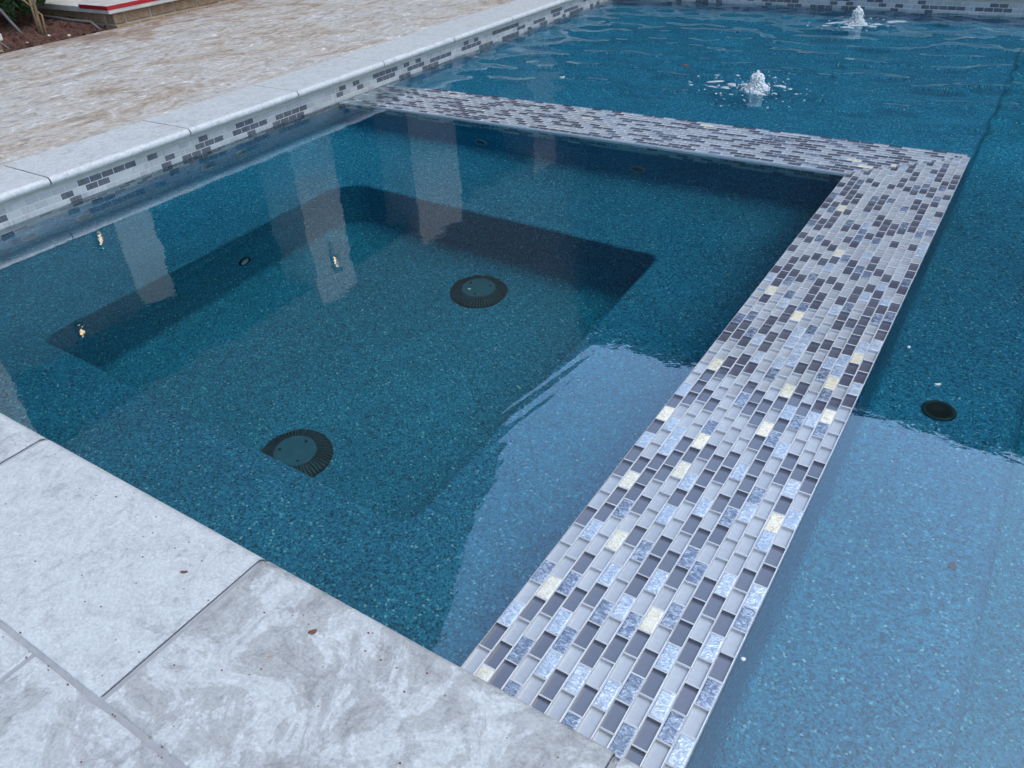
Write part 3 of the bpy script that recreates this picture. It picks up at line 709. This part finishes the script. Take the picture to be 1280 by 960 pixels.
# shrub in the bed
sh = empty('shrub', (-5.35, .12, .12)); tag(sh, 'leafy dark green shrub with bent tan stems in the mulch bed', 'shrub')
M_STEM = plain('tan_stem', (.20, .13, .07), .8); M_LF = plain('shrub_leaf', (.025, .065, .018), .5, 0, .5, 60)
for pts, r in (([(0, 0, 0), (-.03, .02, .10), (-.02, .03, .2), (.02, .1, .34), (.0, .16, .6)], .012), ([(.02, .01, 0), (-.02, .05, .12), (-.10, -.02, .25), (-.3, -.12, .33), (-.5, -.2, .30)], .008), ([(-.02, -.01, 0), (-.05, .02, .2), (-.2, .1, .5)], .010)):
    mb = MB(); mb.tube(pts, [r*(1-.5*i/4) for i in range(len(pts))]); mb.build('stem', M_STEM, sh, True)
mb = MB()
for k in range(1500):
    a = rng.uniform(0, 6.28); r = rng.random()**.4; el = rng.uniform(-1, 1)
    c = np.array([-.50 + .42*r*math.cos(a)*math.sqrt(1-el*el), .10 + .34*r*math.sin(a)*math.sqrt(1-el*el), .40 + .32*r*el])
    d = rng.normal(size=3); d /= np.linalg.norm(d); e = np.cross(d, rng.normal(size=3)); e /= np.linalg.norm(e); nrm = np.cross(d, e); l = rng.uniform(.025, .05)
    mb.add([c-d*l, c+e*l*.4+nrm*.004, c+d*l, c-e*l*.4+nrm*.004], [(0, 1, 2), (0, 2, 3)])
tag(mb.build('crown', M_LF, sh), kind='stuff')
M_PIPE = plain('grey_irrigation_pipe', (.09, .085, .085), .6)
for name, pts, label in (('irrigation_pipe', [(-5.32, .0, .10), (-5.42, -.02, .22), (-5.62, -.03, .42)], 'straight grey irrigation pipe leaning out of the mulch by the shrub stem'),
                         ('irrigation_pipe', [(-5.12, .42, .10), (-5.2, .40, .165), (-5.32, .34, .18), (-5.6, .3, .2)], 'bent grey irrigation pipe beside the tan brick step'),
                         ('irrigation_pipe', [(-5.12, -.22, .09), (-5.2, -.26, .17), (-5.3, -.30, .22)], 'short dark irrigation pipe beside the white capped step')):
    mb = MB(); mb.tube(pts, .011); tag(mb.build(name, M_PIPE, None, True), label, 'pipe')
M_ROCK = plain('pale_pebble', (.55, .5, .47), .8)
for i, (x, y, s) in enumerate(((-5.12, .17, .016), (-5.3, .3, .012), (-5.2, -.08, .010), (-5.28, .12, .014))):
    mb = MB(); mb.add(IV*np.array([s, s*.8, s*.6])*rng.uniform(.8, 1.2, (12, 1)), IF); o = mb.build('pebble', M_ROCK, None, False, (x, y, .125)); tag(o, 'pale pebble lying on the red brown mulch', 'pebble', 'pebbles on the mulch bed')

# ------------------------------------------------------------------ house round the pool: seen only in the water
M_WALLP = plain('beige_stucco', (.15, .14, .13), .85, 0, .1, 4); M_WALLD = plain('dark_brick', (.022, .018, .017), .9, 0, .3, 12); M_ROOF = plain('dark_shingle', (.02, .02, .021), .9, 0, .3, 8)
M_GLASSW = plain('dark_window', (.02, .024, .03), .15); M_TRIM = plain('pale_trim', (.62, .60, .56), .7)
h = empty('house', (-7, 3, 0)); h.location = (0, 0, 0); tag(h, 'two storey house with pale porch columns mirrored in the spa water', 'house')
mb = MB(); mb.box(-7.3, -7.0, -7, 12, 0, 3.0); mb.build('porch_wall', M_WALLD, h)
mb = MB(); mb.box(-6.98, -6.7, -.75, .82, .02, 2.75); mb.build('stucco_bay', M_WALLP, h)
mb = MB(); mb.box(-6.98, -6.75, .82, 1.25, .29, 2.75); mb.build('door_trim', M_TRIM, h)
# upper storey along the deck: eave at z 7, gable rising towards y = 1
prof = [(-7, 2.95), (12.5, 2.95), (12.5, 7.0), (5.45, 7.0), (1.0, 12.0), (-4.0, 7.0), (-7, 7.0)]
V = [(-5.45, y, z) for y, z in prof] + [(-11, y, z) for y, z in prof]; n = len(prof)
mesh('upper_wall', V, [tuple(range(n)), tuple(range(2*n-1, n-1, -1))] + [(k, n+k, n+(k+1) % n, (k+1) % n) for k in range(n)], M_WALLD, h)
mb = MB(); mb.box(-7.0, -5.40, -7, 8.2, 2.75, 2.949); mb.build('porch_beam', M_WALLD, h)
for y0, y1, x in ((2.0, 2.55, -5.35), (3.75, 4.6, -5.35), (-1.75, -1.05, -5.35), (-4.4, -3.8, -5.35), (6.4, 7.0, -5.35)):
    mb = MB(); mb.box(x-.5, x, y0, y1, .24, 2.949); mb.build('column', M_WALLP, h)
for y0 in (1.3, 3.0, 5.2):
    mb = MB(); mb.box(-6.99, -6.96, y0, y0+1.0, 1.0, 2.4); g = mb.build('window', M_WALLD, h); mb = MB(); mb.box(-6.955, -6.95, y0+.07, y0+.93, 1.07, 2.33); mb.build('pane', M_GLASSW, g)
# far wing: eave at z 6.45
mb = MB(); mb.box(-5.6, 14, 8.2, 8.6, 0, 6.3); mb.build('wing_wall', M_WALLD, h)
mb = MB(); mb.add([(-5.6, 7.8, 6.3), (14, 7.8, 6.3), (14, 7.8, 6.45), (-5.6, 7.8, 6.45), (-5.6, 13, 9.0), (14, 13, 9.0), (-5.6, 13, 6.3), (14, 13, 6.3)], [(0, 1, 2, 3), (3, 2, 5, 4), (0, 6, 7, 1)]); mb.build('roof', M_ROOF, h)
for x0 in (-4.2, -1.6, 1.2, 4.0):
    for z0 in (.9, 3.9):
        mb = MB(); mb.box(x0, x0+1.3, 8.15, 8.21, z0, z0+1.6); g = mb.build('window', M_WALLD, h); mb = MB(); mb.box(x0+.08, x0+1.22, 8.14, 8.149, z0+.08, z0+1.52); mb.build('pane', M_GLASSW, g)
# lit lanterns under the porch
em, n_, b_, o_ = mat('lantern_glow'); b_.inputs['Emission Color'].default_value = (1, .72, .38, 1); b_.inputs['Emission Strength'].default_value = 1.2; b_.inputs['Base Color'].default_value = (.9, .8, .6, 1)
for (x, y, z, lb) in ((-6.64, .62, 1.85, 'small lit wall lantern on the beige porch bay'), (-5.30, 2.28, 2.52, 'small lit lantern near the head of a porch column'), (-6.64, .10, 2.62, 'small lit lamp high on the beige porch bay')):
    t = empty('wall_lantern', (x, y, z)); tag(t, lb, 'lantern')
    mb = MB(); mb.box(-.05, -.03, -.03, .03, -.08, .1); mb.box(-.03, .05, -.035, .035, .08, .095); mb.box(-.03, .05, -.035, .035, -.08, -.068); mb.build('bracket', M_BLACK, t)
    mb = MB(); mb.lathe([(.0, -.065), (.012, -.06), (.014, .02), (.004, .05), (0, .052)], 10); mb.build('bulb', em, t, True)
